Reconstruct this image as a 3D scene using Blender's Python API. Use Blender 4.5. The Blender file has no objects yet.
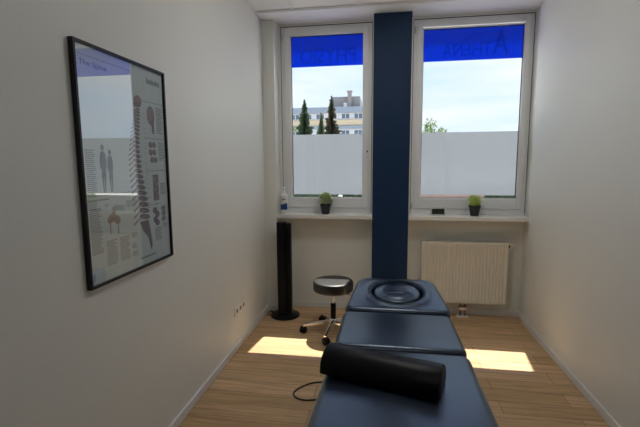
import bpy, bmesh, math, random
from mathutils import Vector, Matrix, noise
C = bpy.context.scene.collection
PI = math.pi
random.seed(7)

# ------------------------------------------------------------------ camera
cam_d = bpy.data.cameras.new('camera')
cam_d.sensor_fit = 'HORIZONTAL'
cam_d.sensor_width = 36.0
cam_d.lens = 407.56 / 640 * 36.0
cam_d.clip_start = 0.02
cam_d.clip_end = 500
cam = bpy.data.objects.new('camera', cam_d)
C.objects.link(cam)
rt = Vector((0.98804281, 0.15404986, -0.00632784))
up = Vector((-0.01283174, 0.123061, 0.99231615))
fw = Vector((-0.15364488, 0.98036964, -0.12356627))
cam.matrix_world = Matrix(((rt.x, up.x, -fw.x, 0), (rt.y, up.y, -fw.y, 0), (rt.z, up.z, -fw.z, 1.619), (0, 0, 0, 1)))
bpy.context.scene.camera = cam

# ------------------------------------------------------------------ world, sun, exposure
vs = bpy.context.scene.view_settings
vs.view_transform = 'Standard'
vs.look = 'None'
vs.gamma = 1
vs.use_curve_mapping = False
vs.exposure = 0.1
SKY = 1.7
SUN = 10.0
FILL_STR = 2.6, 9.2    # two added fill panels in the ceiling, out of view
w = bpy.data.worlds.new('sky')
bpy.context.scene.world = w
w.use_nodes = True
nt = w.node_tree
nt.nodes.clear()
out = nt.nodes.new('ShaderNodeOutputWorld')
bg = nt.nodes.new('ShaderNodeBackground')
tc = nt.nodes.new('ShaderNodeTexCoord')
sep = nt.nodes.new('ShaderNodeSeparateXYZ')
rmp = nt.nodes.new('ShaderNodeValToRGB')
rmp.color_ramp.elements[0].position = 0.0
rmp.color_ramp.elements[0].color = (0.46, 0.55, 0.66, 1)
rmp.color_ramp.elements[1].position = 0.8
rmp.color_ramp.elements[1].color = (0.34, 0.48, 0.74, 1)
mp = nt.nodes.new('ShaderNodeMapping')
mp.inputs['Scale'].default_value = (1.2, 1.2, 7)
ns = nt.nodes.new('ShaderNodeTexNoise')
ns.inputs['Scale'].default_value = 2.2
ns.inputs['Detail'].default_value = 3
cr = nt.nodes.new('ShaderNodeValToRGB')
cr.color_ramp.elements[0].position = 0.35
cr.color_ramp.elements[1].position = 0.62
mx = nt.nodes.new('ShaderNodeMixRGB')
mx.inputs[2].default_value = (0.56, 0.59, 0.63, 1)
L = nt.links.new
L(tc.outputs['Generated'], sep.inputs[0]); L(sep.outputs['Z'], rmp.inputs[0])
L(tc.outputs['Generated'], mp.inputs[0]); L(mp.outputs[0], ns.inputs['Vector'])
L(ns.outputs['Fac'], cr.inputs[0]); L(cr.outputs['Color'], mx.inputs[0])
L(rmp.outputs['Color'], mx.inputs[1]); L(mx.outputs[0], bg.inputs['Color'])
bg.inputs['Strength'].default_value = SKY
L(bg.outputs[0], out.inputs[0])

sd = bpy.data.lights.new('sun', 'SUN')
sd.energy = SUN
sd.angle = math.radians(0.6)
sd.color = (1.0, 0.95, 0.86)
sun = bpy.data.objects.new('sun', sd)
sun.rotation_euler = Vector((-0.06, -0.458, -1)).to_track_quat('-Z', 'Y').to_euler()
sun.location = (1, 6, 12)
C.objects.link(sun)

# ------------------------------------------------------------------ materials
def mat(name, col, rough=0.5, metal=0.0, spec=0.5, bump=0.0, bscale=50, var=0.0, vscale=8, coat=0.0, emis=None, estr=0, ior=1.5, tint=(1, 1, 1)):
    m = bpy.data.materials.new(name)
    m.use_nodes = True
    n = m.node_tree
    b = n.nodes['Principled BSDF']
    b.inputs['Base Color'].default_value = (*col, 1)
    b.inputs['Roughness'].default_value = rough
    b.inputs['Metallic'].default_value = metal
    b.inputs['Specular IOR Level'].default_value = spec
    b.inputs['IOR'].default_value = ior
    b.inputs['Specular Tint'].default_value = (*tint, 1)
    b.inputs['Coat Weight'].default_value = coat
    b.inputs['Coat Roughness'].default_value = 0.28
    b.inputs['Coat Tint'].default_value = (*tint, 1)
    if emis:
        b.inputs['Emission Color'].default_value = (*emis, 1)
        b.inputs['Emission Strength'].default_value = estr
    if bump or var:
        t = n.nodes.new('ShaderNodeTexCoord')
    if bump:
        z = n.nodes.new('ShaderNodeTexNoise')
        z.inputs['Scale'].default_value = bscale
        z.inputs['Detail'].default_value = 4
        bp = n.nodes.new('ShaderNodeBump')
        bp.inputs['Strength'].default_value = bump
        bp.inputs['Distance'].default_value = 0.01
        n.links.new(t.outputs['Object'], z.inputs['Vector'])
        n.links.new(z.outputs['Fac'], bp.inputs['Height'])
        n.links.new(bp.outputs[0], b.inputs['Normal'])
    if var:
        z = n.nodes.new('ShaderNodeTexNoise')
        z.inputs['Scale'].default_value = vscale
        z.inputs['Detail'].default_value = 3
        x = n.nodes.new('ShaderNodeMixRGB')
        x.inputs[1].default_value = (*[c * (1 - var) for c in col], 1)
        x.inputs[2].default_value = (*[min(1, c * (1 + var)) for c in col], 1)
        n.links.new(t.outputs['Object'], z.inputs['Vector'])
        n.links.new(z.outputs['Fac'], x.inputs[0])
        n.links.new(x.outputs[0], b.inputs['Base Color'])
    return m

def pane(name, tcol, gloss, ior=1.5, trans=None, tfac=0.0):
    """thin see-through sheet: transparent (tinted) + optional translucent + fresnel reflection"""
    m = bpy.data.materials.new(name)
    m.use_nodes = True
    n = m.node_tree
    n.nodes.clear()
    o = n.nodes.new('ShaderNodeOutputMaterial')
    tr = n.nodes.new('ShaderNodeBsdfTransparent')
    tr.inputs[0].default_value = (*tcol, 1)
    base = tr
    if trans:
        tl = n.nodes.new('ShaderNodeBsdfTranslucent')
        tl.inputs[0].default_value = (*trans, 1)
        mm = n.nodes.new('ShaderNodeMixShader')
        mm.inputs[0].default_value = tfac
        n.links.new(tr.outputs[0], mm.inputs[1]); n.links.new(tl.outputs[0], mm.inputs[2])
        base = mm
    gl = n.nodes.new('ShaderNodeBsdfGlossy')
    gl.inputs['Roughness'].default_value = gloss
    gl.inputs['Color'].default_value = (1, 1, 1, 1)
    fr = n.nodes.new('ShaderNodeFresnel')
    fr.inputs['IOR'].default_value = ior
    ge = n.nodes.new('ShaderNodeNewGeometry')   # same reflectance from both sides of the sheet
    m2 = n.nodes.new('ShaderNodeMixShader')
    n.links.new(fr.outputs[0], m2.inputs[0])
    n.links.new(base.outputs[0], m2.inputs[1]); n.links.new(gl.outputs[0], m2.inputs[2])
    n.links.new(m2.outputs[0], o.inputs[0])
    fi = n.nodes.new('ShaderNodeMix')            # index seen from the back of a sheet is the reciprocal
    fi.inputs[2].default_value = ior
    fi.inputs[3].default_value = 1.0 / ior
    n.links.new(ge.outputs['Backfacing'], fi.inputs[0])
    n.links.new(fi.outputs[0], fr.inputs['IOR'])
    return m

WALL = mat('wall_paint', (0.845, 0.855, 0.82), 0.45, bump=0.12, bscale=120, spec=0.35)
NAVY = mat('navy_paint', (0.015, 0.040, 0.100), 0.5, bump=0.1, bscale=120, spec=0.2)
SOFF = mat('soffit_paint', (0.88, 0.88, 0.87), 0.6)
TILE = mat('ceiling_tile', (0.86, 0.85, 0.83), 0.9, bump=0.5, bscale=60, spec=0.1)
BAR = mat('ceiling_bar', (0.80, 0.79, 0.76), 0.5)
BASE = mat('baseboard_white', (0.82, 0.82, 0.82), 0.35)
PVC = mat('window_pvc', (0.90, 0.91, 0.91), 0.3)
SEAL = mat('rubber_seal', (0.03, 0.03, 0.03), 0.7)
SILL = mat('sill_white', (0.90, 0.89, 0.86), 0.3)
GLASS = pane('window_glass', (0.98, 0.99, 0.99), 0.0, 1.25)
FROST = pane('frosted_film', (0.92, 0.96, 1.0), 0.25, 1.25, (0.138, 0.151, 0.168), 0.985)
BLUE = pane('blue_film', (0.0, 0.018, 0.28), 0.1, 1.06, (0.0, 0.010, 0.25), 0.85)
BLUE2 = pane('blue_letters', (0.72, 0.79, 0.83), 0.3, 1.01)
PGLASS = pane('poster_glass', (0.98, 0.99, 0.99), 0.0, 1.95)
BLACK = mat('black_plastic', (0.004, 0.004, 0.005), 0.35, spec=0.25)
GRILLE = mat('black_grille', (0.003, 0.003, 0.004), 0.5, spec=0.2)
FRAMEB = mat('black_frame', (0.006, 0.006, 0.007), 0.35)
CHROME = mat('chrome', (0.90, 0.90, 0.91), 0.16, metal=1)
DARKMETAL = mat('dark_metal', (0.08, 0.08, 0.09), 0.35, metal=0.8)
LEATHER = mat('black_leather', (0.0015, 0.004, 0.011), 0.34, bump=0.14, bscale=38, var=0.25, vscale=5, spec=0.5, ior=1.65, tint=(0.62, 0.80, 1.0), coat=1.0)
LEATHER2 = mat('bolster_leather', (0.001, 0.0015, 0.003), 0.40, bump=0.1, bscale=22, spec=0.22)
SEATV = mat('stool_vinyl', (0.006, 0.006, 0.007), 0.42, bump=0.03, bscale=30, ior=1.7)
RAD = mat('radiator_cream', (0.82, 0.78, 0.68), 0.35)
RADD = mat('radiator_inner', (0.30, 0.28, 0.25), 0.6)
BRASS = mat('valve_brass', (0.35, 0.22, 0.12), 0.35, metal=0.9)
POT = mat('dark_pot', (0.03, 0.033, 0.045), 0.6, bump=0.1)
SOIL = mat('soil', (0.03, 0.02, 0.012), 0.95)
LEAF1 = mat('leaf_round', (0.55, 0.72, 0.34), 0.5, var=0.6, vscale=60)
LEAF2 = mat('leaf_grass', (0.50, 0.74, 0.14), 0.5, var=0.5, vscale=40)
BOT = mat('bottle_white', (0.92, 0.92, 0.92), 0.3)
BOTL = mat('bottle_label_cream', (0.78, 0.75, 0.70), 0.4)
BOTB = mat('bottle_label_blue', (0.01, 0.07, 0.25), 0.4)
PRD = mat('print_dark', (0.06, 0.07, 0.09), 0.6)
SHEET = mat('poster_paper', (0.82, 0.88, 0.88), 0.5)
PG = mat('print_grey', (0.38, 0.40, 0.41), 0.6)
PG2 = mat('print_figure', (0.10, 0.14, 0.17), 0.6)
PM = mat('print_mauve', (0.36, 0.31, 0.34), 0.6, var=0.5, vscale=90)
PM2 = mat('print_mauve_light', (0.50, 0.40, 0.42), 0.6)
PB = mat('print_brown', (0.50, 0.40, 0.34), 0.6, var=0.5, vscale=90)
PN = mat('print_blue', (0.26, 0.33, 0.40), 0.6)
PLB = mat('print_band', (0.52, 0.58, 0.68), 0.6)
LCD = mat('display_glass', (0.03, 0.035, 0.025), 0.2)
GREYP = mat('grey_plastic', (0.62, 0.62, 0.58), 0.4)
SOCK = mat('socket_white', (0.90, 0.89, 0.86), 0.3)
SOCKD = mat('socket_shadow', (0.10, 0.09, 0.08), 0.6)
CABLE = mat('cable_black', (0.015, 0.012, 0.012), 0.5)

def floor_mat():
    m = bpy.data.materials.new('oak_planks')
    m.use_nodes = True
    n = m.node_tree
    b = n.nodes['Principled BSDF']
    t = n.nodes.new('ShaderNodeTexCoord')
    br = n.nodes.new('ShaderNodeTexBrick')
    br.offset = 0.37; br.offset_frequency = 2; br.squash = 1
    br.inputs['Scale'].default_value = 1
    br.inputs['Mortar Size'].default_value = 0.0022
    br.inputs['Mortar Smooth'].default_value = 0.2
    br.inputs['Brick Width'].default_value = 1.25
    br.inputs['Row Height'].default_value = 0.145
    br.inputs['Color1'].default_value = (0.60, 0.40, 0.215, 1)
    br.inputs['Color2'].default_value = (0.78, 0.54, 0.32, 1)
    br.inputs['Mortar'].default_value = (0.28, 0.18, 0.10, 1)
    n.links.new(t.outputs['Object'], br.inputs['Vector'])
    mp = n.nodes.new('ShaderNodeMapping')
    mp.inputs['Scale'].default_value = (1.3, 22, 1)
    n.links.new(t.outputs['Object'], mp.inputs[0])
    z = n.nodes.new('ShaderNodeTexNoise')
    z.inputs['Scale'].default_value = 1.6
    z.inputs['Detail'].default_value = 7
    z.inputs['Roughness'].default_value = 0.65
    n.links.new(mp.outputs[0], z.inputs['Vector'])
    r = n.nodes.new('ShaderNodeValToRGB')
    r.color_ramp.elements[0].position = 0.3; r.color_ramp.elements[0].color = (0.62, 0.60, 0.58, 1)
    r.color_ramp.elements[1].position = 0.7; r.color_ramp.elements[1].color = (1.15, 1.12, 1.08, 1)
    n.links.new(z.outputs['Fac'], r.inputs[0])
    x = n.nodes.new('ShaderNodeMixRGB'); x.blend_type = 'MULTIPLY'; x.inputs[0].default_value = 1
    n.links.new(br.outputs['Color'], x.inputs[1]); n.links.new(r.outputs[0], x.inputs[2])
    n.links.new(x.outputs[0], b.inputs['Base Color'])
    b.inputs['Roughness'].default_value = 0.45
    b.inputs['Specular IOR Level'].default_value = 0.35
    bp = n.nodes.new('ShaderNodeBump'); bp.inputs['Strength'].default_value = 0.15; bp.inputs['Distance'].default_value = 0.004
    n.links.new(z.outputs['Fac'], bp.inputs['Height']); n.links.new(bp.outputs[0], b.inputs['Normal'])
    return m
FLOOR = floor_mat()

# ------------------------------------------------------------------ helpers
def obj(name, bm, mats, parent=None, loc=(0, 0, 0), smooth=False, kind=None):
    me = bpy.data.meshes.new(name)
    bmesh.ops.recalc_face_normals(bm, faces=bm.faces)
    if smooth:
        for f in bm.faces: f.smooth = True
        for e in bm.edges:
            if len(e.link_faces) == 2 and e.calc_face_angle(0) > 0.7: e.smooth = False
    bm.to_mesh(me); bm.free()
    for m in (mats if isinstance(mats, (list, tuple)) else [mats]): me.materials.append(m)
    o = bpy.data.objects.new(name, me)
    o.location = loc
    C.objects.link(o)
    if parent: o.parent = parent
    if kind: o['kind'] = kind
    return o
def tag(o, label, cat, group=None):
    o['label'] = label; o['category'] = cat
    if group: o['group'] = group
    return o
def thing(name, label, cat, loc=(0, 0, 0), rz=0, group=None):
    o = bpy.data.objects.new(name, None)
    o.empty_display_size = 0.1
    o.location = loc; o.rotation_euler = (0, 0, rz)
    C.objects.link(o)
    return tag(o, label, cat, group)
def merge(bm, tmp, mi=0, M=None):
    if M is not None: bmesh.ops.transform(tmp, matrix=M, verts=tmp.verts)
    vm = {v: bm.verts.new(v.co) for v in tmp.verts}
    for f in tmp.faces:
        try:
            nf = bm.faces.new([vm[v] for v in f.verts]); nf.material_index = mi if mi is not None else f.material_index
        except ValueError: pass
    tmp.free()
def box(bm, x0, x1, y0, y1, z0, z1, bev=0, mi=0, M=None, seg=2):
    t = bmesh.new()
    bmesh.ops.create_cube(t, size=1)
    for v in t.verts:
        v.co = Vector((x0 + (v.co.x + .5) * (x1 - x0), y0 + (v.co.y + .5) * (y1 - y0), z0 + (v.co.z + .5) * (z1 - z0)))
    if bev: bmesh.ops.bevel(t, geom=t.edges[:], offset=bev, segments=seg, affect='EDGES', profile=0.5)
    merge(bm, t, mi, M)
def lathe(bm, prof, seg=32, c=(0, 0, 0), mi=0, M=None, sx=1, sy=1):
    t = bmesh.new(); rings = []
    for r, z in prof:
        if r < 1e-6: rings.append([t.verts.new((0, 0, z))])
        else: rings.append([t.verts.new((r * sx * math.cos(2 * PI * i / seg), r * sy * math.sin(2 * PI * i / seg), z)) for i in range(seg)])
    for a, b in zip(rings, rings[1:]):
        for i in range(seg):
            j = (i + 1) % seg
            q = [a[i % len(a)], a[j % len(a)], b[j % len(b)], b[i % len(b)]]
            q = [v for k, v in enumerate(q) if v not in q[:k]]
            if len(q) > 2: t.faces.new(q)
    for r in (rings[0], rings[-1]):
        if len(r) > 2: t.faces.new(r)
    T = Matrix.Translation(c)
    merge(bm, t, mi, T if M is None else M @ T)
def tube(bm, pts, r, seg=10, mi=0, closed=False):
    pts = [Vector(p) for p in pts]; n = len(pts); rings = []
    rad = r if isinstance(r, (list, tuple)) else [r] * n
    u = None
    for i, p in enumerate(pts):
        a = pts[i - 1] if (i or closed) else p
        b = pts[(i + 1) % n] if (i < n - 1 or closed) else p
        d = (b - a).normalized()
        if u is None: u = d.orthogonal().normalized()
        u = (u - d * u.dot(d)).normalized(); v = d.cross(u)
        rings.append([bm.verts.new(p + rad[i] * (u * math.cos(2 * PI * k / seg) + v * math.sin(2 * PI * k / seg))) for k in range(seg)])
    for i in range(n if closed else n - 1):
        a, b = rings[i], rings[(i + 1) % n]
        for k in range(seg):
            f = bm.faces.new([a[k], a[(k + 1) % seg], b[(k + 1) % seg], b[k]]); f.material_index = mi
    if not closed:
        for rr in (rings[0], rings[-1]):
            f = bm.faces.new(rr); f.material_index = mi
def smooth_path(pts, k=6):
    pts = [Vector(p) for p in pts]; o = []
    for i in range(len(pts) - 1):
        p0 = pts[max(0, i - 1)]; p1 = pts[i]; p2 = pts[i + 1]; p3 = pts[min(len(pts) - 1, i + 2)]
        for j in range(k):
            t = j / k
            o.append(.5 * ((2 * p1) + (p2 - p0) * t + (2 * p0 - 5 * p1 + 4 * p2 - p3) * t * t + (3 * p1 - p0 - 3 * p2 + p3) * t ** 3))
    return o + [pts[-1]]
def rpoly(corners, radii, seg=8, sub=10):
    """rounded convex polygon (ccw): points and outward normals"""
    n = len(corners); P = []
    cs = [Vector((c[0], c[1])) for c in corners]
    arcs = []
    for i in range(n):
        p = cs[i]; a = (cs[i - 1] - p).normalized(); b = (cs[(i + 1) % n] - p).normalized()
        ang = a.angle(b); r = radii[i]; d = r / math.tan(ang / 2)
        cen = p + (a + b).normalized() * (r / math.sin(ang / 2))
        n0 = ((p + a * d) - cen).normalized(); n1 = ((p + b * d) - cen).normalized()
        a0 = math.atan2(n0.y, n0.x); a1 = math.atan2(n1.y, n1.x)
        while a1 < a0: a1 += 2 * PI
        arcs.append([(cen + r * Vector((math.cos(a0 + (a1 - a0) * k / seg), math.sin(a0 + (a1 - a0) * k / seg))),
                      Vector((math.cos(a0 + (a1 - a0) * k / seg), math.sin(a0 + (a1 - a0) * k / seg)))) for k in range(seg + 1)])
    for i in range(n):
        P += arcs[i]
        q0 = arcs[i][-1]; q1 = arcs[(i + 1) % n][0]
        for k in range(1, sub):
            P.append((q0[0].lerp(q1[0], k / sub), q0[1]))
    return P
def cushion(bm, outline, T, r, f=lambda x, y: 0, rb=0.01, rings=14, cen=None, flat=1.0):
    """upholstered slab: top at z=0 (+f), bottom at z=-T, rounded edges"""
    N = len(outline)
    if cen is None:
        cen = sum((p for p, _ in outline), Vector((0, 0))) / N
    loops = []
    loops.append([(p - nn * rb, -T) for p, nn in outline])
    for k in range(1, 4):
        a = k / 3 * PI / 2
        loops.append([(p - nn * rb * (1 - math.sin(a)), -T + rb * (1 - math.cos(a))) for p, nn in outline])
    for k in range(0, 8):
        a = k / 7 * PI / 2
        loops.append([(p - nn * r * (1 - math.cos(a)), -r * flat * (1 - math.sin(a))) for p, nn in outline])
    V = [[bm.verts.new((p.x, p.y, z)) for p, z in lp] for lp in loops]
    inner = [p - nn * r for p, nn in outline]
    for k in range(1, rings):
        t = k / rings
        V.append([bm.verts.new((q.x, q.y, f(q.x, q.y) * min(1, t * 4))) for q in (p.lerp(cen, t) for p in inner)])
    c = bm.verts.new((cen.x, cen.y, f(cen.x, cen.y)))
    for a, b in zip(V, V[1:]):
        for i in range(N):
            bm.faces.new([a[i], a[(i + 1) % N], b[(i + 1) % N], b[i]])
    for i in range(N): bm.faces.new([V[-1][i], V[-1][(i + 1) % N], c])
    bm.faces.new(V[0])
def text_mesh(s, size, extr, mirror=False):
    cu = bpy.data.curves.new('t', 'FONT'); cu.body = s; cu.size = size; cu.extrude = extr
    o = bpy.data.objects.new('t', cu); C.objects.link(o)
    bpy.context.view_layer.update()
    dg = bpy.context.evaluated_depsgraph_get()
    me = bpy.data.meshes.new_from_object(o.evaluated_get(dg))
    t = bmesh.new(); t.from_mesh(me)
    bpy.data.objects.remove(o); bpy.data.meshes.remove(me)
    return t
def fit_text(bm, s, w, h, M, extr=0.0004, mi=0):
    t = text_mesh(s, 1, extr)
    xs = [v.co.x for v in t.verts]; ys = [v.co.y for v in t.verts]
    for v in t.verts:
        v.co.x = (v.co.x - min(xs)) / (max(xs) - min(xs)) * w
        v.co.y = (v.co.y - min(ys)) / (max(ys) - min(ys)) * h
    merge(bm, t, mi, M)

# ------------------------------------------------------------------ setting
XL, XR, D1, D2, ZC = -1.2533, 1.4033, 4.211, 4.385, 3.062
LX, PX1, PX2, RX = -1.128, -0.1151, 0.2516, 1.424
YB = -1.1            # wall behind the viewer
ZWT, ZWB, OUT = 3.036, 1.075, 4.53

bm = bmesh.new(); box(bm, XL - .2, XR + .2, YB - .2, 4.4, -.12, 0)
obj('floor', bm, FLOOR, kind='structure')
bm = bmesh.new(); box(bm, XL - .2, XL, YB - .2, OUT, 0, 3.3)
obj('wall_left', bm, WALL, kind='structure')
bm = bmesh.new(); box(bm, XR, XR + .25, YB - .2, D1, 0, 3.3, .0); box(bm, RX, XR + .25, D1, OUT, 0, 3.3)
obj('wall_right', bm, WALL, kind='structure')
bm = bmesh.new(); box(bm, XL, XR, YB - .2, YB, 0, 3.3)
obj('wall_front', bm, NAVY, kind='structure')  # unseen wall, its dark colour chosen to dim reflections in the table
bm = bmesh.new()
box(bm, XL, LX, D1, OUT, 0, 3.3)
box(bm, LX, PX1, D2, OUT, 0, 1.06)
box(bm, PX2, RX, D2, OUT, 0, 1.06)
box(bm, LX, PX1, D2, OUT, ZWT + .004, 3.3)
box(bm, PX2, RX, D2, OUT, ZWT + .004, 3.3)
obj('wall_back', bm, WALL, kind='structure')
bm = bmesh.new(); box(bm, PX1, PX2, D1, OUT, 0, 3.3)
for f in bm.faces:
    if f.calc_center_median().y < D1 + .01: f.material_index = 1
o = obj('wall_pillar', bm, [WALL, NAVY], kind='structure')

# ceiling: tiles in a bar grid, plain soffit over the windows
YE = 4.01
bm = bmesh.new(); box(bm, XL, XR, YB, YE, ZC + .012, ZC + .06)
ceil = obj('ceiling', bm, TILE, kind='structure')
bm = bmesh.new()
xs = [-0.876 + .625 * k for k in range(4)]
for x in xs: box(bm, x - .012, x + .012, YB, YE - .02, ZC + .004, ZC + .0125)
y = YE - .625
while y > YB:
    box(bm, XL, XR, y - .012, y + .012, ZC + .0035, ZC + .0125); y -= .625
obj('grid_bars', bm, BAR, parent=ceil)
bm = bmesh.new()
box(bm, XL, XL + .022, YB, YE, ZC, ZC + .012); box(bm, XR - .022, XR, YB, YE, ZC, ZC + .012)
box(bm, XL + .022, XR - .022, YE - .022, YE - .004, ZC, ZC + .012)
obj('edge_trim', bm, BAR, parent=ceil)
bm = bmesh.new(); box(bm, XL, XR + .0, YE + .004, D1, ZC - .004, ZC + .1); box(bm, LX, RX, D1, D2 + .06, ZC - .004, ZC + .1)
obj('trim_1', bm, SOFF, kind='structure')
bm = bmesh.new(); box(bm, XL - .2, XR + .25, YB - .2, OUT, ZC + .12, ZC + .2)
obj('ceiling', bm, SOFF, kind='structure').name = 'ceiling_slab'

# baseboards
def baseb(name, x0, x1, y0, y1):
    bm = bmesh.new(); box(bm, x0, x1, y0, y1, 0, .062, .004); obj(name, bm, BASE, kind='structure')
baseb('baseboard_left', XL - .001, XL + .014, YB, D1)
baseb('baseboard_right', XR - .014, XR + .001, YB, D1)
bm = bmesh.new()
box(bm, LX, PX1, D2 - .013, D2, 0, .062, .004); box(bm, PX2, RX, D2 - .013, D2, 0, .062, .004)
box(bm, XL + .014, LX, D1 - .013, D1, 0, .062, .004)
box(bm, LX - .001, LX + .012, D1, D2 - .013, 0, .062, .003)
box(bm, RX - .012, RX, D1, D2 - .013, 0, .062, .003)
obj('baseboard_back', bm, BASE, kind='structure')

# windows
def frame_ring(bm, x0, x1, z0, z1, wdt, y0, y1, bev=.004, wb=None):
    wb = wb or wdt
    box(bm, x0, x0 + wdt, y0, y1, z0, z1, bev); box(bm, x1 - wdt, x1, y0, y1, z0, z1, bev)
    box(bm, x0 + wdt - .003, x1 - wdt + .003, y0 + .0006, y1 - .0006, z1 - wdt, z1, bev)
    box(bm, x0 + wdt - .003, x1 - wdt + .003, y0 + .0006, y1 - .0006, z0, z0 + wb, bev)
def window(name, x0, x1, g0, g1, sx0, sx1):
    bm = bmesh.new()
    zb = 1.10
    frame_ring(bm, x0, x1, zb - .02, ZWT - .003, .052, D2 + .004, D2 + .075, wb=.07)
    W = obj(name, bm, PVC, kind='structure')
    bm = bmesh.new(); gz0, gz1 = 1.247, 2.936
    frame_ring(bm, x0 + .036, x1 - .036, zb + .035, ZWT - .030, g0 - x0 - .036 - .012, D2 - .012, D2 + .034, .006, wb=gz0 - .010 - zb - .035)
    frame_ring(bm, g0 - .014, g1 + .014, gz0 - .014, gz1 + .014, .014, D2 - .003, D2 + .026, .003)
    obj('sash', bm, PVC, W)
    bm = bmesh.new()
    frame_ring(bm, g0 - .0005, g1 + .0005, gz0 - .0005, gz1 + .0005, .005, D2 + .012, D2 + .03, .001)
    obj('seal', bm, SEAL, W)
    bm = bmesh.new(); box(bm, x0 - .004, x1 + .004, D2 + .006, D2 + .07, ZWT - .003, ZWT + .004)
    box(bm, x0 - .005, x0, D2 + .006, D2 + .07, zb, ZWT - .003); box(bm, x1, x1 + .005, D2 + .006, D2 + .07, zb, ZWT - .003)
    obj('outer_seal', bm, SEAL, W)
    bm = bmesh.new(); box(bm, g0 - .004, g1 + .004, D2 + .020, D2 + .024, gz0 - .004, gz1 + .004)
    obj('glass_pane', bm, GLASS, W)
    def sheet(z0, z1, y):
        b = bmesh.new(); b.faces.new([b.verts.new(p) for p in ((g0, y, z0), (g1, y, z0), (g1, y, z1), (g0, y, z1))]); return b
    obj('frosted_film', sheet(1.275, 1.922, D2 + .0262), FROST, W)
    obj('blue_film', sheet(2.627, gz1, D2 + .0262), BLUE, W)
    bm = bmesh.new(); box(bm, sx0, sx1, D1 - .012, D2 + .003, 1.033, 1.074, .005)
    box(bm, sx0, sx1, D2 + .003, D2 + .012, 1.033, 1.082, .002)
    obj('window_sill', bm, SILL, W)
    bm = bmesh.new(); box(bm, x0 - .02, x1 + .02, D2 + .075, OUT + .05, 1.06, 1.085)
    obj('outer_sill', bm, DARKMETAL, W)
    return W
W1 = window('window_1', -1.0948, -0.1343, -.988, -.220, LX, PX1)
W2 = window('window_2', .2814, 1.4175, .378, 1.328, PX2, RX)
# side fillers between frame and reveal
bm = bmesh.new()
box(bm, LX, -1.0998, D2 + .0, OUT, 1.06, ZWT + .004); box(bm, -.1293, PX1, D2, OUT, 1.06, ZWT + .004)
box(bm, PX2, .2764, D2, OUT, 1.06, ZWT + .004); box(bm, 1.4225, RX + .01, D2 + .0, OUT, 1.06, ZWT + .004)
obj('trim_2', bm, PVC, kind='structure')
# handle on window 2, bare lock rosette on window 1, hinge caps
bm = bmesh.new(); cx, cz = 1.372, 1.735
box(bm, cx - .014, cx + .014, D2 - .022, D2 - .012, cz - .035, cz + .035, .004)
box(bm, cx - .009, cx + .009, D2 - .055, D2 - .022, cz - .009, cz + .009, .003)
box(bm, cx - .010, cx + .010, D2 - .066, D2 - .050, cz - .120, cz + .012, .005)
obj('window_handle', bm, PVC, W2, smooth=True)
bm = bmesh.new(); cx = -.178
box(bm, cx - .014, cx + .014, D2 - .020, D2 - .012, cz - .035, cz + .035, .004)
ros = obj('handle_rosette', bm, PVC, W1, smooth=True)
bm = bmesh.new(); box(bm, cx - .007, cx + .007, D2 - .026, D2 - .020, cz - .010, cz + .010, .002)
obj('lock_square', bm, DARKMETAL, ros)
for W, x, zs in ((W1, -1.085, (2.93, 1.19)), (W2, .292, (2.93, 1.16))):
    for z in zs:
        bm = bmesh.new(); lathe(bm, [(0, 0), (.008, 0), (.009, .003), (.009, .057), (.008, .06), (0, .06)], 12, (x, D2 - .006, z - .03))
        obj('hinge_cap', bm, GREYP, W, smooth=True)
# lettering on the outside of the blue films (reads from the street)
def outside(x, z):  # local x -> -X (world), local y -> Z, placed on the outer face
    return Matrix(((-1, 0, 0, x), (0, 0, 1, D2 + .0252), (0, 1, 0, z), (0, 0, 0, 1)))
bm = bmesh.new(); fit_text(bm, 'PHYSIO', .58, .145, outside(-.31, 2.665), .0003)
obj('film_lettering', bm, BLUE2, W1)
bm = bmesh.new()
fit_text(bm, 'A', .15, .245, outside(1.195, 2.665), .0003)
fit_text(bm, 'THENA', .47, .125, outside(1.035, 2.667), .0003)
arc = [Vector((1.17 - .60 * t, D2 + .0252, 2.70 + .19 * math.sin(PI * (.25 + .72 * t)) - .03 * t)) for t in [i / 24 for i in range(25)]]
for i in range(24):
    a, b = arc[i], arc[i + 1]; wa = .010 * math.sin(PI * (i + .3) / 25); wb = .010 * math.sin(PI * (i + 1.3) / 25)
    bm.faces.new([bm.verts.new(p) for p in (a - Vector((0, 0, wa)), b - Vector((0, 0, wb)), b + Vector((0, 0, wb)), a + Vector((0, 0, wa)))])
obj('film_lettering', bm, BLUE2, W2)
# sill end cap
bm = bmesh.new(); box(bm, XR - .012, XR + .002, D1 - .020, D1 + .002, 1.022, 1.040, .002)
obj('sill_end_cap', bm, SILL, W2)

# ------------------------------------------------------------------ fill light (unseen glowing panels added in the tile grid)
def ceiling_fill(y, strength, label):
    FILL = mat('fill_emitter', (.9, .9, .9), .6, emis=(1, .98, .94), estr=strength)
    fill_light = thing('ceiling_fill', label, 'fill_light', (0.0615, y, ZC))
    bm = bmesh.new()
    for a in ((-.31, .31, -.31, -.28), (-.31, .31, .28, .31), (-.31, -.28, -.28, .28), (.28, .31, -.28, .28)):
        box(bm, a[0], a[1], a[2], a[3], -.010, .003, .002)
    obj('fill_frame', bm, BAR, fill_light)
    bm = bmesh.new(); box(bm, -.28, .28, -.28, .28, -.006, .002)
    obj('fill_glow', bm, FILL, fill_light)
ceiling_fill(0.26, FILL_STR[0], 'added unseen fill light panel nearest the viewer in the tiled ceiling')
ceiling_fill(2.76, FILL_STR[1], 'added unseen fill light panel above the treatment table')

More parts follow.
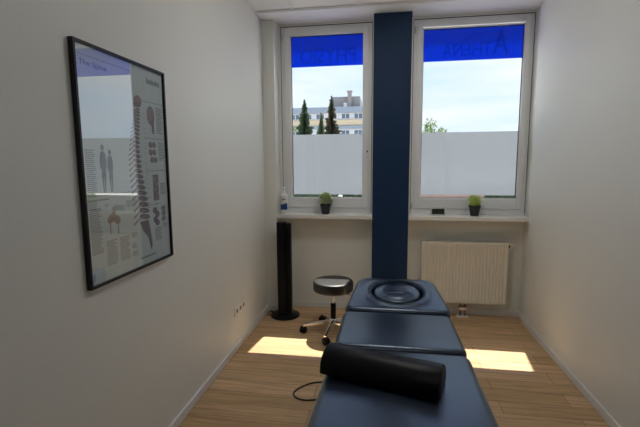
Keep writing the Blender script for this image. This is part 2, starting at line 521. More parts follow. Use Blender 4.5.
# ------------------------------------------------------------------ poster
YP0, YP1, ZP0, ZP1 = 1.520, 2.212, 1.080, 2.125
fx = XL
po = thing('framed_poster', 'large framed anatomy poster of the human spine behind glass on left wall', 'poster', (fx, (YP0 + YP1) / 2, ZP0))
PW, PH = YP1 - YP0, ZP1 - ZP0
bm = bmesh.new(); fwid = .013
for a in ((-PW / 2, -PW / 2 + fwid, 0, PH), (PW / 2 - fwid, PW / 2, 0, PH), (-PW / 2 + fwid, PW / 2 - fwid, 0, fwid), (-PW / 2 + fwid, PW / 2 - fwid, PH - fwid, PH)):
    box(bm, .001, .024, a[0], a[1], a[2], a[3], .0015)
obj('picture_frame', bm, FRAMEB, po)
bm = bmesh.new()
box(bm, .002, .012, -PW / 2 + .01, PW / 2 - .01, .01, PH - .01)
mi_names = [SHEET, PG, PG2, PM, PM2, PB, PN, PLB]
def P(s, t, k=0): return Vector((.0122 + .00015 * k, s - PW / 2, t))      # s: metres from left edge, t: metres from bottom
def poly(pts, mi, k=1):
    f = bm.faces.new([bm.verts.new(P(s, t, k)) for s, t in pts]); f.material_index = mi
def rect(s0, s1, t0, t1, mi, k=1): poly([(s0, t0), (s1, t0), (s1, t1), (s0, t1)], mi, k)
def ell(s, t, a, b, mi, k=1, rot=0, n=16):
    poly([(s + a * math.cos(q) * math.cos(rot) - b * math.sin(q) * math.sin(rot), t + a * math.cos(q) * math.sin(rot) + b * math.sin(q) * math.cos(rot)) for q in [2 * PI * i / n for i in range(n)]], mi, k)
def lines(s0, s1, t1, n, pitch=.0085, mi=1):
    for i in range(n):
        rect(s0, s1 - random.random() * .25 * (s1 - s0) * (i % 4 == 3 or random.random() < .3), t1 - i * pitch - .0042, t1 - i * pitch, mi)
rnd = random.Random(3)
# title, maker's mark, rules
fit_text(bm, 'The Spine', .17, .028, Matrix(((0, 0, 1, .0125), (1, 0, 0, .04 - PW / 2), (0, 1, 0, .945), (0, 0, 0, 1))), .0002, 6)
rect(.025, .40, .990, .994, 7)
for i in range(9): rect(.525 + i * .0142, .525 + i * .0142 + .0105, .958, .958 + (.022 if i % 3 else .030), 6)
# spine: skull base, 24 vertebrae, sacrum
def sx(t): return .425 + .020 * math.sin((t - .12) * 2 * PI / .62) - .004
ell(.437, .855, .034, .030, 4, 1)
ell(.430, .838, .030, .014, 3, 2)
t = .815
for i in range(24):
    h = .0135 + .0007 * i; wv = .018 + .0013 * i
    ell(sx(t) , t, wv, h * .46, 3, 2, rot=-.15)
    ell(sx(t) - wv * .3, t, wv * .4, h * .25, 4, 3)
    poly([(sx(t) - wv * .8, t + .004), (sx(t) - wv * 2.1, t - h * .9), (sx(t) - wv * 1.9, t - h * 1.25), (sx(t) - wv * .8, t - .005)], 3, 1)
    t -= h * 1.13
poly([(sx(t) - .045, t + .01), (sx(t) + .035, t + .012), (sx(t) + .050, t - .06), (sx(t) + .060, t - .13), (sx(t) + .045, t - .15), (sx(t) + .025, t - .08), (sx(t) - .02, t - .04)], 3, 2)
for i in range(22): rect(.475, .475 + .012 + .008 * rnd.random(), .80 - i * .026, .803 - i * .026, 1)
# the two standing figures
for s0, sc in ((.145, 1.0), (.193, .90)):
    b0 = .408
    def F(pts): poly([(s0 + x * sc, b0 + y * sc) for x, y in pts], 2, 2)
    ell(s0, b0 + .205 * sc, .0105 * sc, .014 * sc, 2, 2)
    F([(-.005, .19), (.005, .19), (.016, .178), (.017, .13), (.013, .105), (.015, .08), (.009, .04), (.008, .003), (.002, .003), (.001, .075), (-.001, .075), (-.003, .003), (-.009, .003), (-.010, .04), (-.015, .08), (-.013, .105), (-.018, .13), (-.016, .178)])
    F([(.016, .178), (.021, .15), (.019, .105), (.016, .105), (.0165, .15)])
    F([(-.016, .178), (-.0165, .15), (-.017, .105), (-.020, .105), (-.021, .15)])
lines(.035, .095, .60, 22)
rect(.03, .385, .400, .403, 1); rect(.03, .17, .378, .384, 1)
# pelvis drawing and text columns lower left
ell(.175, .290, .030, .020, 5, 2, .5); ell(.215, .280, .028, .020, 5, 2, -.5); ell(.195, .315, .012, .030, 5, 3); rect(.160, .170, .22, .28, 5, 2); rect(.215, .225, .21, .27, 5, 2)
lines(.035, .11, .345, 24); lines(.130, .205, .190, 14); lines(.225, .30, .190, 14); lines(.315, .365, .195, 3); lines(.315, .355, .14, 3); lines(.315, .365, .10, 3)
lines(.135, .16, .36, 2); lines(.29, .37, .36, 4)
# right column: skull in profile and vertebra details with text
rect(.475, .665, .862, .865, 1)
ell(.548, .795, .036, .050, 3, 2); ell(.545, .800, .030, .040, 4, 3); poly([(.53, .77), (.575, .76), (.575, .70), (.558, .695), (.55, .74)], 3, 3)
lines(.600, .660, .845, 17)
rect(.475, .665, .672, .675, 1)
for a, b in ((.53, .640), (.565, .640), (.53, .600), (.565, .600), (.54, .560), (.575, .560)):
    ell(a, b, .018, .017, 3, 2); ell(a + .002, b + .004, .010, .006, 4, 3)
lines(.605, .660, .655, 12)
rect(.475, .665, .500, .503, 1)
rect(.535, .590, .34, .48, 3, 1)
for a, b in ((.55, .455), (.575, .43), (.55, .40), (.58, .375), (.56, .35)): ell(a, b, .012, .010, 4, 3)
lines(.605, .655, .43, 8)
rect(.475, .60, .318, .321, 1)
for a, b in ((.54, .285), (.562, .262), (.54, .235), (.560, .215)): ell(a, b, .022, .017, 3, 2); ell(a, b, .008, .006, 4, 3)
for a, b in ((.625, .29), (.628, .26), (.625, .23)): ell(a, b, .024, .016, 1, 2)
lines(.530, .600, .19, 9); lines(.610, .66, .205, 4)
for i in range(16): rect(.385 + i * .0088, .385 + i * .0088 + .0065, .045, .054, 6)
ell(.035, .045, .012, .02, 7)
obj('printed_sheet', bm, mi_names, po)
bm = bmesh.new(); box(bm, .0165, .0185, -PW / 2 + .011, PW / 2 - .011, .011, PH - .011)
obj('glass_pane', bm, PGLASS, po)

# ------------------------------------------------------------------ wall sockets
so = thing('wall_socket', 'white triple power socket low on the left wall near the floor', 'socket', (XL, 3.335, .305))
bm = bmesh.new(); box(bm, 0, .010, -.125, .125, 0, .085, .003)
obj('cover_frame', bm, SOCK, so)
for k in range(3):
    yc = -.0825 + k * .0825
    Mx = Matrix.Translation((.010, yc, .0425)) @ Matrix.Rotation(PI / 2, 4, 'Y')
    bm = bmesh.new()
    lathe(bm, [(0, -.004), (.019, -.004), (.0195, .0035), (.027, .0045), (.0285, .002), (.0285, -.001), (0, -.001)], 24, M=Mx)
    sk = obj('socket_insert', bm, SOCK, so, smooth=True)
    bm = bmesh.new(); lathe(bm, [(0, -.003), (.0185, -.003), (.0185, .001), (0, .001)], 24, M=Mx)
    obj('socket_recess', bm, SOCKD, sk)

# ------------------------------------------------------------------ radiator
ra = thing('radiator', 'cream ribbed panel radiator under the right window sill', 'radiator', (.826, 4.27, .158))
RW, RH = .852, .646
bm = bmesh.new(); n = 25; pitch = (RW - .03) / n; zs = (.02, .04, RH - .045, RH - .025)
def rib(u): # depth of the ribbed front
    return .0120 * (0.5 - 0.5 * math.cos(2 * PI * min(1, max(0, (u % 1) * 1.0)))) ** .7
cols = []
nx = n * 8
for i in range(nx + 1):
    u = i / 8; x = -RW / 2 + .015 + (RW - .03) * i / nx
    d = rib(u)
    cols.append([bm.verts.new((x, yy, z)) for yy, z in ((0, 0), (-.002, .004), (-.002, zs[0]), (-.002 + d, zs[1]), (-.002 + d, zs[2]), (-.002, zs[3]), (-.002, RH - .004), (0, RH))])
for a, b in zip(cols, cols[1:]):
    for k in range(7): bm.faces.new([a[k], b[k], b[k + 1], a[k + 1]])
box(bm, -RW / 2 + .002, -RW / 2 + .016, -.001, .01, 0, RH, .002); box(bm, RW / 2 - .016, RW / 2 - .002, -.001, .01, 0, RH, .002)
box(bm, -RW / 2 + .015, RW / 2 - .015, .0105, .014, .002, RH - .002)
obj('front_panel', bm, RAD, ra, smooth=True)
for s in (-1, 1):
    bm = bmesh.new(); x = s * RW / 2
    box(bm, min(x, x - s * .004), max(x, x - s * .004), .010, .098, .004, RH - .012, .001)
    obj('side_panel', bm, RAD, ra)
bm = bmesh.new()
box(bm, -RW / 2 + .004, RW / 2 - .004, .010, .016, RH - .008, RH); box(bm, -RW / 2 + .004, RW / 2 - .004, .088, .098, RH - .008, RH)
for i in range(38):
    x = -RW / 2 + .015 + i * .0215; box(bm, x, x + .004, .016, .088, RH - .006, RH - .001)
obj('top_grille', bm, RAD, ra)
bm = bmesh.new(); box(bm, -RW / 2 + .01, RW / 2 - .01, .070, .084, .01, RH - .02)
obj('rear_panel', bm, RADD, ra)
bm = bmesh.new(); Mv = Matrix.Translation((RW / 2 - .002, .020, RH - .038)) @ Matrix.Rotation(PI / 2, 4, 'Y')
lathe(bm, [(0, 0), (.018, 0), (.018, .012), (.014, .016), (0, .016)], 14, M=Mv)
obj('vent_plug', bm, BLACK, ra, smooth=True)
bm = bmesh.new(); Mv = Matrix.Translation((RW / 2 + .020, .055, RH - .038)) @ Matrix.Rotation(PI / 2, 4, 'Y')
lathe(bm, [(0, 0), (.016, 0), (.019, .006), (.019, .04), (.015, .052), (0, .054)], 18, M=Mv)
obj('thermostat_knob', bm, RAD, ra, smooth=True)
bm = bmesh.new()
for dx in (-.025, .025):
    tube(bm, [(.01 + dx, .045, -.150), (.01 + dx, .045, .01)], .008, 10)
    lathe(bm, [(0, 0), (.014, 0), (.014, .022), (.010, .026), (0, .026)], 6, (.01 + dx, .045, -.055))
obj('supply_pipe', bm, BRASS, ra, smooth=True)
bm = bmesh.new(); box(bm, -.03, .05, .026, .066, -.09, -.052, .005); Mv = Matrix.Translation((-.015, .026, -.071)) @ Matrix.Rotation(PI / 2, 4, 'X')
lathe(bm, [(0, 0), (.011, 0), (.011, .012), (0, .012)], 12, M=Mv)
obj('valve_block', bm, CHROME, ra, smooth=True)
bm = bmesh.new(); box(bm, -.05, .07, .012, .075, -.158, -.147, .004)
obj('floor_collar', bm, BASE, ra)

# ------------------------------------------------------------------ tower fan
tf = thing('tower_fan', 'tall slim black tower on a round base in the left back corner', 'tower fan', (-1.022, 4.085, 0))
bm = bmesh.new()
lathe(bm, [(0, 0), (.150, 0), (.154, .004), (.154, .012), (.148, .020), (.120, .026), (.075, .036), (.06, .05), (0, .05)], 48)
obj('round_base', bm, BLACK, tf, smooth=True)
def rcol(bm, x0, x1, y0, y1, r, z0, z1, slope=0):
    ol = rpoly([(x0, y0), (x1, y0), (x1, y1), (x0, y1)], [r] * 4, 6, 1)
    a = [bm.verts.new((p.x, p.y, z0)) for p, _ in ol]; b = [bm.verts.new((p.x, p.y, z1 + slope * (p.x - x0))) for p, _ in ol]
    for i in range(len(ol)):
        j = (i + 1) % len(ol); bm.faces.new([a[i], a[j], b[j], b[i]])
    bm.faces.new(b); bm.faces.new(a)
bm = bmesh.new(); rcol(bm, -.073, .022, -.045, .055, .022, .045, 1.008)
obj('tower_body', bm, BLACK, tf, smooth=True)
bm = bmesh.new(); rcol(bm, .026, .073, -.040, .050, .018, .045, .998, -.1)
obj('side_column', bm, GRILLE, tf, smooth=True)
bm = bmesh.new(); box(bm, .018, .030, -.025, .035, .05, .985)
obj('joining_strip', bm, GRILLE, tf)
bm = bmesh.new()
for i in range(60):
    z = .28 + i * .0115; box(bm, -.055, .004, -.048, -.0445, z, z + .005)
obj('air_grille', bm, GRILLE, tf)
bm = bmesh.new()
tube(bm, smooth_path([(-.02, .055, .03), (-.06, .085, .008), (-.12, .065, .006), (-.175, .08, .006), (-.20, .02, .006), (-.185, -.03, .006), (-.155, .01, .006), (-.165, .06, .02), (-.19, .10, .006)], 6), .004, 8)
obj('power_cable', bm, CABLE, tf, smooth=True)

# ------------------------------------------------------------------ stool
st = thing('rolling_stool', 'round black swivel stool on chrome five-star base with castors', 'stool', (-.462, 3.73, 0))
bm = bmesh.new()
lathe(bm, [(0, .418), (.180, .418), (.186, .421), (.189, .428), (.190, .445), (.190, .496), (.188, .504), (.183, .509), (.176, .5115), (.165, .513), (.08, .514), (0, .514)], 64)
obj('seat', bm, SEATV, st, smooth=True)
bm = bmesh.new(); lathe(bm, [(0, .400), (.06, .400), (.10, .412), (.10, .421), (0, .421)], 28)
pl = obj('seat_plate', bm, BLACK, st, smooth=True)
bm = bmesh.new(); tube(bm, smooth_path([(.02, -.02, .408), (.10, -.06, .404), (.165, -.09, .408), (.185, -.10, .402)], 4), .0045, 8)
obj('height_lever', bm, CHROME, st, smooth=True)
bm = bmesh.new(); lathe(bm, [(0, .26), (.0125, .26), (.0125, .402), (0, .402)], 18)
obj('gas_rod', bm, CHROME, st, smooth=True)
bm = bmesh.new(); lathe(bm, [(0, .10), (.024, .10), (.026, .14), (.026, .285), (.022, .29), (0, .29)], 22)
obj('gas_cylinder', bm, BLACK, st, smooth=True)
bm = bmesh.new(); lathe(bm, [(0, .085), (.034, .085), (.040, .095), (.038, .125), (.028, .14), (0, .14)], 22)
obj('hub', bm, CHROME, st, smooth=True)
for k, deg in enumerate((190, 262, 334, 46, 118)):
    a = math.radians(deg); R = .280
    M = Matrix.Rotation(a, 4, 'Z')
    bm = bmesh.new()
    t = bmesh.new(); rr = []
    for q in range(9):
        u = q / 8; x = .025 + u * (R - .015); wd = .021 - .009 * u; z1 = .128 - .045 * u ** 1.2 ; z0 = z1 - (.032 - .014 * u)
        rr.append([t.verts.new((x, -wd, z0)), t.verts.new((x, wd, z0)), t.verts.new((x, wd * .85, z1 - .004)), t.verts.new((x, wd * .4, z1)), t.verts.new((x, -wd * .4, z1)), t.verts.new((x, -wd * .85, z1 - .004))])
    for p, q in zip(rr, rr[1:]):
        for i in range(6): t.faces.new([p[i], p[(i + 1) % 6], q[(i + 1) % 6], q[i]])
    t.faces.new(rr[0]); t.faces.new(rr[-1])
    merge(bm, t, 0, M)
    lg = obj('leg', bm, CHROME, st, smooth=True)
    bm = bmesh.new(); ca = a + .9
    cx, cy = R * math.cos(a), R * math.sin(a)
    Mc = Matrix.Translation((cx, cy, .0)) @ Matrix.Rotation(ca, 4, 'Z')
    for s in (-1, 1):
        Mw = Mc @ Matrix.Translation((.012, s * .015, .033)) @ Matrix.Rotation(PI / 2, 4, 'X')
        lathe(bm, [(0, -.011), (.028, -.011), (.033, -.007), (.033, .007), (.028, .011), (0, .011)], 20, M=Mw)
    t = bmesh.new(); box(t, -.014, .030, -.006, .006, .020, .052, .003); merge(bm, t, 0, Mc)
    lathe(bm, [(0, .048), (.009, .048), (.009, .070), (0, .070)], 12, (cx, cy, 0))
    obj('castor', bm, BLACK, st, smooth=True)

# ------------------------------------------------------------------ massage table
TX = .090
mt = thing('massage_table', 'dark padded treatment table in three sections with a face opening plug', 'massage table', (TX, 2.0, 0))
HT, TH = .660, .085
def section(name, y0, y1, wn, wf, rn, rf, f, M=None, rad=.036):
    bm = bmesh.new()
    ol = rpoly([(-wn, y0), (wn, y0), (wf, y1), (-wf, y1)], [rn, rn, rf, rf], 8, 14)
    cushion(bm, ol, TH, rad, f, rings=16)
    bmesh.ops.transform(bm, matrix=(M or Matrix.Translation((0, -2.0, HT))), verts=bm.verts)
    return obj(name, bm, LEATHER, mt, smooth=True)
def crown(y0, y1, w):
    return lambda x, y: .006 * max(0, 1 - (x / w) ** 2) * max(0, 1 - ((2 * y - y0 - y1) / (y1 - y0)) ** 2) + .0022 * noise.noise(Vector((x * 5, y * 6, 1)))
bm = bmesh.new()
cushion(bm, rpoly([(-.380, .93), (.350, .93), (.348, 2.038), (-.345, 2.038)], [.05] * 4, 8, 14), TH, .036, crown(.93, 2.035, .33), rings=16)
bmesh.ops.transform(bm, matrix=Matrix.Translation((0, -2.0, HT)), verts=bm.verts)
obj('foot_cushion', bm, LEATHER, mt, smooth=True)
section('middle_cushion', 2.053, 2.575, .348, .342, .05, .05, crown(2.05, 2.545, .33))
TILT = math.radians(11)
HC = Vector((.012, .245)); HA, HB = .168, .150
def headf(x, y):
    q = math.sqrt(((x - HC.x) / HA) ** 2 + ((y - HC.y) / HB) ** 2)
    z = .012 * math.exp(-((q - 1.22) / .22) ** 2)
    if q < 1.07: z -= .040 * min(1, (1.07 - q) / .08) ** .6
    return z
Mh = Matrix.Translation((.0, 2.588 - 2.0, HT + .002)) @ Matrix.Rotation(TILT, 4, 'X')
bm = bmesh.new()
ol = rpoly([(-.342, 0), (.362, 0), (.284, .482), (-.272, .482)], [.05, .05, .11, .11], 10, 22)
cushion(bm, ol, TH, .036, headf, rings=46, cen=HC)
bmesh.ops.transform(bm, matrix=Mh, verts=bm.verts)
obj('head_cushion', bm, LEATHER, mt, smooth=True)
bm = bmesh.new()
N = 48; ol = []
for i in range(N):
    a = 2 * PI * i / N; p = Vector((HC.x + (HA - .006) * math.cos(a), HC.y + (HB - .006) * math.sin(a)))
    ol.append((p, Vector((math.cos(a) / HA, math.sin(a) / HB)).normalized()))
def plugf(x, y):
    q = math.sqrt(((x - HC.x) / HA) ** 2 + ((y - HC.y) / HB) ** 2)
    u, v = x - HC.x, y - HC.y
    z = .016 * (1 - q * q)
    z -= .006 * math.exp(-((v + .040 + .8 * u * u) / .012) ** 2) * max(0, 1 - (u / .12) ** 2)
    z += .004 * noise.noise(Vector((x * 14, y * 14, 3)))
    return z
cushion(bm, ol, .04, .022, plugf, rings=20, cen=HC)
bmesh.ops.transform(bm, matrix=Mh @ Matrix.Translation((0, 0, .006)), verts=bm.verts)
obj('face_plug', bm, LEATHER, mt, smooth=True)
# under-frame
bm = bmesh.new()
for s in (-1, 1): box(bm, s * .27 - .02, s * .27 + .02, -1.0, .52, HT - TH - .035, HT - TH, .004)
for yy in (-.98, -.25, .03, .50): box(bm, -.25, .25, yy - .02, yy + .02, HT - TH - .034, HT - TH - .002, .003)
obj('upper_frame', bm, DARKMETAL, mt)
bm = bmesh.new()
for s in (-1, 1): box(bm, s * .24 - .02, s * .24 + .02, -.80, .40, .03, .075, .004)
for yy in (-.78, .38): box(bm, -.29, .29, yy - .025, yy + .025, .032, .078, .004)
obj('lower_frame', bm, DARKMETAL, mt)
for s in (-1, 1):
    for y0, y1 in ((-.70, -.15), (.30, -.10)):
        bm = bmesh.new(); tube(bm, [(s * .20, y0, .06), (s * .20, y1, HT - TH - .02)], .018, 10)
        obj('lift_arm', bm, DARKMETAL, mt, smooth=True)
for s in (-1, 1):
    for yy in (-.78, .38):
        bm = bmesh.new(); lathe(bm, [(0, 0), (.024, 0), (.026, .006), (.018, .014), (.012, .034), (0, .034)], 16, (s * .27, yy, 0))
        obj('foot', bm, BLACK, mt, smooth=True)

# bolster
L0, L1 = Vector((-.252, 1.815)), Vector((.256, 1.668))
mid = (L0 + L1) / 2; ln = (L1 - L0).length; ang = math.atan2(L1.y - L0.y, L1.x - L0.x)
bm = bmesh.new()
prof = []
bw, bh, rc = .100, .104, .012
prof = [(-bw + rc, 0), (-bw + .002, .004), (-bw, rc)]
for i in range(1, 16):
    a = PI - PI * i / 16
    prof.append((bw * math.cos(a), rc + (bh - rc) * math.sin(a)))
prof += [(bw, rc), (bw - .002, .004), (bw - rc, 0)]
rings = []
for x, sc in ((-ln / 2, .90), (-ln / 2 + .003, .965), (-ln / 2 + .010, 1), (-ln / 4, 1), (0, 1), (ln / 4, 1), (ln / 2 - .010, 1), (ln / 2 - .003, .965), (ln / 2, .90)):
    rings.append([bm.verts.new((x, -p * sc, .05 * (1 - sc) + q * sc if sc < 1 else q)) for p, q in prof])
for a, b in zip(rings, rings[1:]):
    for i in range(len(prof)):
        j = (i + 1) % len(prof); bm.faces.new([a[i], a[j], b[j], b[i]])
bm.faces.new(rings[0]); bm.faces.new(rings[-1])
o = obj('bolster', bm, LEATHER2, None, (mid.x, mid.y, HT + .008), smooth=True)
o.rotation_euler = (0, 0, ang)
tag(o, 'black half-round knee bolster lying across the near part of the treatment table', 'bolster')

# floor cable loop
bm = bmesh.new()
tube(bm, smooth_path([(-.10, 2.86, .008), (-.25, 2.85, .008), (-.40, 2.82, .006), (-.50, 2.79, .006), (-.575, 2.72, .006), (-.610, 2.645, .006), (-.585, 2.59, .006), (-.52, 2.565, .006), (-.42, 2.585, .006), (-.25, 2.62, .006), (-.10, 2.60, .008)], 8), .0055, 8)
tag(obj('power_cable', bm, CABLE, smooth=True), 'dark cable looping out on the wooden floor from under the treatment table', 'cable')

# ------------------------------------------------------------------ things on the sills
ZS = 1.074
def pot(bm):
    lathe(bm, [(0, 0), (.036, 0), (.039, .003), (.056, .092), (.058, .094), (.0585, .106), (.054, .108), (.051, .100), (.049, .094), (0, .094)], 32)
p1 = thing('potted_plant', 'round bushy green plant in dark pot on the left sill', 'plant', (-.612, 4.292, ZS))
bm = bmesh.new(); pot(bm); obj('pot', bm, POT, p1, smooth=True)
bm = bmesh.new(); lathe(bm, [(0, .090), (.049, .090), (.049, .098), (0, .101)], 20); obj('soil', bm, SOIL, p1)
def blade(bm, base, d, ln, wd, bend=.3, k=4):
    d = d.normalized(); s = d.cross(Vector((0, 0, 1)))
    s = s.normalized() if s.length > 1e-3 else Vector((1, 0, 0))
    p = base.copy(); prev = None
    for i in range(k + 1):
        u = i / k; wv = wd * (math.sin(PI * min(1, .15 + .85 * u)) if u < 1 else 0.02)
        a, b = bm.verts.new(p - s * wv / 2), bm.verts.new(p + s * wv / 2)
        if prev: bm.faces.new([prev[0], prev[1], b, a])
        prev = (a, b); p = p + d * ln / k
        d = (d + Vector((d.x, d.y, -.6)) * bend / k).normalized()
bm = bmesh.new()
for i in range(620):
    v = Vector((random.gauss(0, 1), random.gauss(0, 1), random.gauss(0, 1))).normalized()
    if v.z < -.55: continue
    r = random.uniform(.030, .078)
    c = Vector((0, 0, .155)) + Vector((v.x * r, v.y * r, v.z * r * .85))
    blade(bm, c, v + Vector((0, 0, .35)) + Vector((random.gauss(0, .35), random.gauss(0, .35), random.gauss(0, .35))), random.uniform(.022, .034), .013, .5, 3)
for i in range(14):
    a = random.random() * 2 * PI; tube(bm, [(0.01 * math.cos(a), .01 * math.sin(a), .095), (.04 * math.cos(a), .04 * math.sin(a), .16)], .0012, 4)
obj('foliage', bm, LEAF1, p1)
p2 = thing('potted_plant', 'spiky green grass plant in dark pot on the right sill', 'plant', (.912, 4.292, ZS))
bm = bmesh.new(); pot(bm); obj('pot', bm, POT, p2, smooth=True)
bm = bmesh.new(); lathe(bm, [(0, .090), (.049, .090), (.049, .098), (0, .101)], 20); obj('soil', bm, SOIL, p2)
bm = bmesh.new()
for i in range(210):
    a = random.random() * 2 * PI; r = .042 * math.sqrt(random.random())
    b = Vector((r * math.cos(a), r * math.sin(a), .096))
    blade(bm, b, Vector((b.x * 5 + random.gauss(0, .10), b.y * 5 + random.gauss(0, .10), 1)), random.uniform(.07, .14), .005, .25, 5)
obj('foliage', bm, LEAF2, p2)

ck = thing('desk_clock', 'small grey digital clock with dark display on the right sill', 'clock', (.553, 4.285, ZS), .06)
ck.scale = (1.10, 1.10, 1.10)
bm = bmesh.new(); Mt = Matrix.Rotation(-.18, 4, 'X')
box(bm, -.067, .067, -.008, .012, .001, .077, .005, M=Mt); obj('clock_case', bm, GREYP, ck, smooth=True)
bm = bmesh.new(); box(bm, -.057, .057, -.0092, -.006, .011, .063, .001, M=Mt); obj('clock_display', bm, LCD, ck)
bm = bmesh.new(); box(bm, -.03, .03, .01, .045, 0, .006, .002); obj('clock_stand', bm, GREYP, ck)

bo = thing('pump_bottle', 'white disinfectant pump bottle with blue label on the left sill end', 'bottle', (-1.063, 4.285, ZS))
bo.scale = (1.06, 1.06, 1.10)
bm = bmesh.new()
lathe(bm, [(0, 0), (.034, 0), (.038, .004), (.038, .175), (.034, .188), (.020, .196), (.012, .198), (.012, .206), (0, .206)], 32, sy=.72)
obj('bottle_body', bm, BOT, bo, smooth=True)
def wrap(z0, z1, a0, a1, off, mt_, name, cut=0):
    bm = bmesh.new(); pr = None
    for i in range(17):
        a = a0 + (a1 - a0) * i / 16; r = .038 + off
        lo, hi = bm.verts.new((r * math.cos(a), r * .72 * math.sin(a), z0)), bm.verts.new((r * math.cos(a), r * .72 * math.sin(a), z1 + cut * (i / 16)))
        if pr: bm.faces.new([pr[0], lo, hi, pr[1]])
        pr = (lo, hi)
    return obj(name, bm, mt_, bo, smooth=True)
lb = wrap(.012, .172, -PI * .93, -PI * .07, .0006, BOTL, 'label')
x = wrap(.040, .090, -PI * .80, -PI * .16, .0011, BOTB, 'label_print', .018); x.parent = lb
x = wrap(.137, .145, -PI * .66, -PI * .34, .0011, PRD, 'label_print'); x.parent = lb
bm = bmesh.new(); lathe(bm, [(0, .204), (.015, .204), (.015, .224), (.006, .227), (.005, .250), (.008, .251), (.009, .260), (0, .262)], 18)
tube(bm, [(0, 0, .257), (-.004, -.02, .258), (-.006, -.036, .252)], .0042, 8)
obj('pump_head', bm, BOT, bo, smooth=True)

# ------------------------------------------------------------------ outside
GZ = -.25
GRASS = mat('lawn', (0.13, 0.20, 0.06), .9, var=.4, vscale=1.5)
PAVE = mat('paving', (0.62, 0.60, 0.57), .8, var=.2, vscale=2)
CONC = mat('building_concrete', (0.26, 0.25, 0.25), .8, var=.15, vscale=.6)
BAND = mat('building_band', (0.24, 0.29, 0.36), .7)
CREAM = mat('building_cream', (0.52, 0.44, 0.32), .8)
PALE = mat('building_pale', (0.55, 0.57, 0.60), .8)
PANEW = mat('building_window', (0.10, 0.14, 0.20), .15)
WFR = mat('building_window_frame', (0.8, .8, .8), .5)
BRICK = mat('brick_red', (0.26, 0.17, 0.145), .9, var=.3, vscale=6)
HEDGE = mat('hedge_leaf', (0.03, 0.07, 0.025), .8, var=.5, vscale=4)
FIR = mat('fir_needles', (0.06, 0.105, 0.05), .8, var=.5, vscale=2)
FIRB = mat('fir_needles_brown', (0.11, 0.08, 0.055), .8, var=.4, vscale=2)
BARK = mat('bark', (0.06, 0.045, 0.03), .9)
LEAFT = mat('tree_leaf', (0.14, 0.22, 0.06), .7, var=.5, vscale=1.5)
bm = bmesh.new(); box(bm, -90, 90, OUT + .001, 140, GZ - .2, GZ)
obj('ground', bm, PAVE, kind='structure')

bl = thing('apartment_building', 'long flat-roofed block with cream bands and grey rooftop block behind the firs', 'building', (-9, 60, GZ))
bm = bmesh.new(); box(bm, -12.5, 6.5, 0, 12, 0, 9.1); obj('main_wall', bm, PALE, bl)
bm = bmesh.new(); box(bm, -12.8, 6.8, -.5, 12.3, 9.0, 9.8, .03); obj('roof_band', bm, BAND, bl)
bm = bmesh.new(); box(bm, -12.6, 6.6, -.25, 0.1, 7.2, 8.0); box(bm, -12.6, 6.6, -.25, 0.1, 4.0, 4.8); box(bm, -12.6, 6.6, -.25, .1, 1.0, 1.8); obj('cream_band', bm, CREAM, bl)
bm = bmesh.new(); box(bm, -12.7, 6.7, -.45, 0.1, 6.72, 7.15); box(bm, -12.7, 6.7, -.45, .1, 3.5, 3.95); obj('grey_band', bm, BAND, bl)
bm = bmesh.new(); box(bm, 1.15, 5.4, 1.5, 8, 9.8, 11.5); fr = obj('rooftop_block', bm, CONC, bl)
bm = bmesh.new(); box(bm, 3.0, 3.55, 1.35, 1.6, 9.85, 10.6); obj('rooftop_door', bm, WFR, fr)
bm = bmesh.new(); box(bm, 3.62, 4.2, .9, 1.5, 9.8, 12.1); box(bm, 3.52, 4.3, .8, 1.6, 12.1, 12.25); obj('chimney', bm, CONC, bl)
bm = bmesh.new(); box(bm, .85, 1.1, 1.6, 1.9, 10.9, 11.2); tube(bm, [(1.2, 1.8, 11.0), (1.2, 1.8, 11.9)], .03, 5); obj('antenna', bm, DARKMETAL, bl)
for z0, z1 in ((8.05, 8.95), (5.15, 6.6), (2.0, 3.4)):
    for k in range(10):
        x = -12 + k * 1.85
        bm = bmesh.new(); box(bm, x, x + 1.25, -.08, .02, z0 + .05, z1 - .05)
        w_ = obj('window_frame', bm, WFR, bl)
        bm = bmesh.new(); box(bm, x + .06, x + .59, -.10, -.06, z0 + .11, z1 - .11); box(bm, x + .66, x + 1.19, -.10, -.06, z0 + .11, z1 - .11)
        obj('pane', bm, PANEW, w_)

def fir(loc, h, r, label, mats, seed):
    rg = random.Random(seed)
    t = thing('fir_tree', label, 'tree', loc, 0, 'firs in front of the long building')
    bm = bmesh.new(); tube(bm, [(0, 0, 0), (0, 0, h * .96)], [.16, .02], 7); obj('trunk', bm, BARK, t)
    bm = bmesh.new()
    z = h * .08
    while z < h:
        f = 1 - z / h; R = r * (f ** .85) * rg.uniform(.8, 1.15) + .05; nb = int(9 + 12 * f)
        for i in range(nb):
            a = rg.random() * 2 * PI; rr = R * rg.uniform(.7, 1.05); d = Vector((math.cos(a), math.sin(a), 0)); s = Vector((-d.y, d.x, 0))
            zz = z + rg.uniform(-.1, .1)
            pts = [Vector((0, 0, zz + .05)), d * rr * .5 + Vector((0, 0, zz - .10 * rr)), d * rr + Vector((0, 0, zz - .12 * rr))]
            for p, q, w0, w1 in ((pts[0], pts[1], .10, .26 * min(1, rr)), (pts[1], pts[2], .26 * min(1, rr), .02)):
                v = [bm.verts.new(x) for x in (p - s * w0, p + s * w0, q + s * w1, q - s * w1)]
                e = [bm.verts.new(x) for x in (p + Vector((0, 0, .06)), p - Vector((0, 0, .16)), q - Vector((0, 0, .10 + w1 * .6)), q + Vector((0, 0, .03)))]
                mi = 1 if (len(mats) > 1 and zz > h * .55 and rg.random() < .7) else 0
                for fc in (v, e): bm.faces.new(fc).material_index = mi
        z += h * .018 + .07 * f
    tip = [bm.verts.new(p) for p in ((-.06, 0, h * .93), (.06, 0, h * .93), (0, 0, h * 1.02))]; bm.faces.new(tip)
    obj('foliage', bm, mats, t)
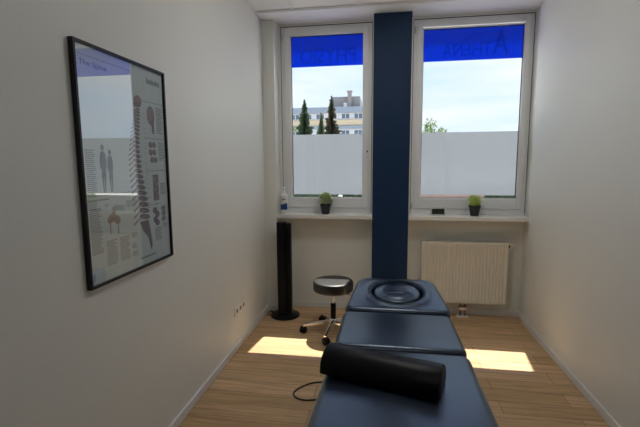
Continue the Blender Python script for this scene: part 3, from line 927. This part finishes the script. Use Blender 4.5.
fir((-5.80, 30, GZ), 6.35, 1.55, 'tall green fir outside, the left one of the firs through left window', [FIR], 1)
fir((-4.18, 33, GZ), 6.97, 1.55, 'tall brown-topped fir outside, rightmost of the firs', [FIR, FIRB], 2)
fir((-4.11, 27, GZ), 4.97, .85, 'shorter slim fir outside, between the two tall firs', [FIR], 3)

def tree(loc, h, r, label, seed, n=900, leaf=.22, cz=.72):
    rg = random.Random(seed)
    t = thing('leafy_tree', label, 'tree', loc)
    bm = bmesh.new(); tube(bm, [(0, 0, 0), (.05, 0, h * .4), (0, 0, h * .8)], [.14, .10, .03], 7)
    for k in range(6):
        a = k * 1.05; tube(bm, [(0, 0, h * .42), (r * .6 * math.cos(a), r * .6 * math.sin(a), h * (.7 + .04 * k))], [.05, .015], 5)
    obj('trunk', bm, BARK, t)
    bm = bmesh.new()
    cl = [(Vector((rg.gauss(0, .45), rg.gauss(0, .45), rg.gauss(0, .45))) * r, rg.uniform(.3, .55) * r) for _ in range(16)]
    for i in range(n):
        c, q = rg.choice(cl); v = Vector((rg.gauss(0, 1), rg.gauss(0, 1), rg.gauss(0, 1))).normalized() * q * rg.uniform(.6, 1.05)
        p = Vector((0, 0, h * cz)) + c + v
        d = Vector((rg.gauss(0, 1), rg.gauss(0, 1), rg.gauss(0, 1))).normalized(); s = d.orthogonal().normalized()
        l = leaf * rg.uniform(.6, 1.2)
        bm.faces.new([bm.verts.new(x) for x in (p, p + d * l * .5 + s * l * .3, p + d * l, p + d * l * .5 - s * l * .3)])
    obj('foliage', bm, LEAFT, t)
tree((3.72, 35, GZ), 5.15, 1.0, 'small leafy tree outside showing above frosted film of right window', 5, 1300)
tree((5.3, 36, GZ), 4.35, .62, 'low spreading treetop just above frosted film in the right window', 6, 350, .14)
tree((-7.7, 33, GZ), 4.6, .75, 'small dark leafy tree at the left edge of left window', 8, 700)

def hedge(x0, x1, y, label):
    rg = random.Random(int(x0 * 10)); bm = bmesh.new()
    box(bm, x0, x1, y + .1, y + .6, 0, 1.1)
    for i in range(1400):
        p = Vector((rg.uniform(x0 - .05, x1 + .05), y + rg.choice((0.05, .65)) + rg.gauss(0, .05), rg.uniform(0, 1.2)))
        d = Vector((rg.gauss(0, 1), rg.gauss(0, 1), rg.gauss(0, 1))).normalized(); s = d.orthogonal(); l = rg.uniform(.05, .11)
        bm.faces.new([bm.verts.new(q) for q in (p, p + d * l * .5 + s * l * .3, p + d * l, p + d * l * .5 - s * l * .3)])
    tag(obj('hedge', bm, HEDGE, None, (0, 0, GZ)), label, 'hedge')
hedge(-2.85, -1.38, 12, 'dark hedge outside, seen under frosted film at left of left window')
hedge(-1.2, -.4, 12, 'green hedge outside, seen under frosted film at right of left window')
hedge(2.86, 4.3, 12.6, 'dark hedge outside, seen under frosted film of the right window')
bm = bmesh.new(); box(bm, .6, 2.80, 12, 12.25, 0, 1.05, .01); box(bm, .55, 2.82, 11.95, 12.3, 1.05, 1.12, .01)
tag(obj('brick_wall', bm, BRICK, None, (0, 0, GZ)), 'low red brick wall outside, seen under frosted film of the right window', 'wall')
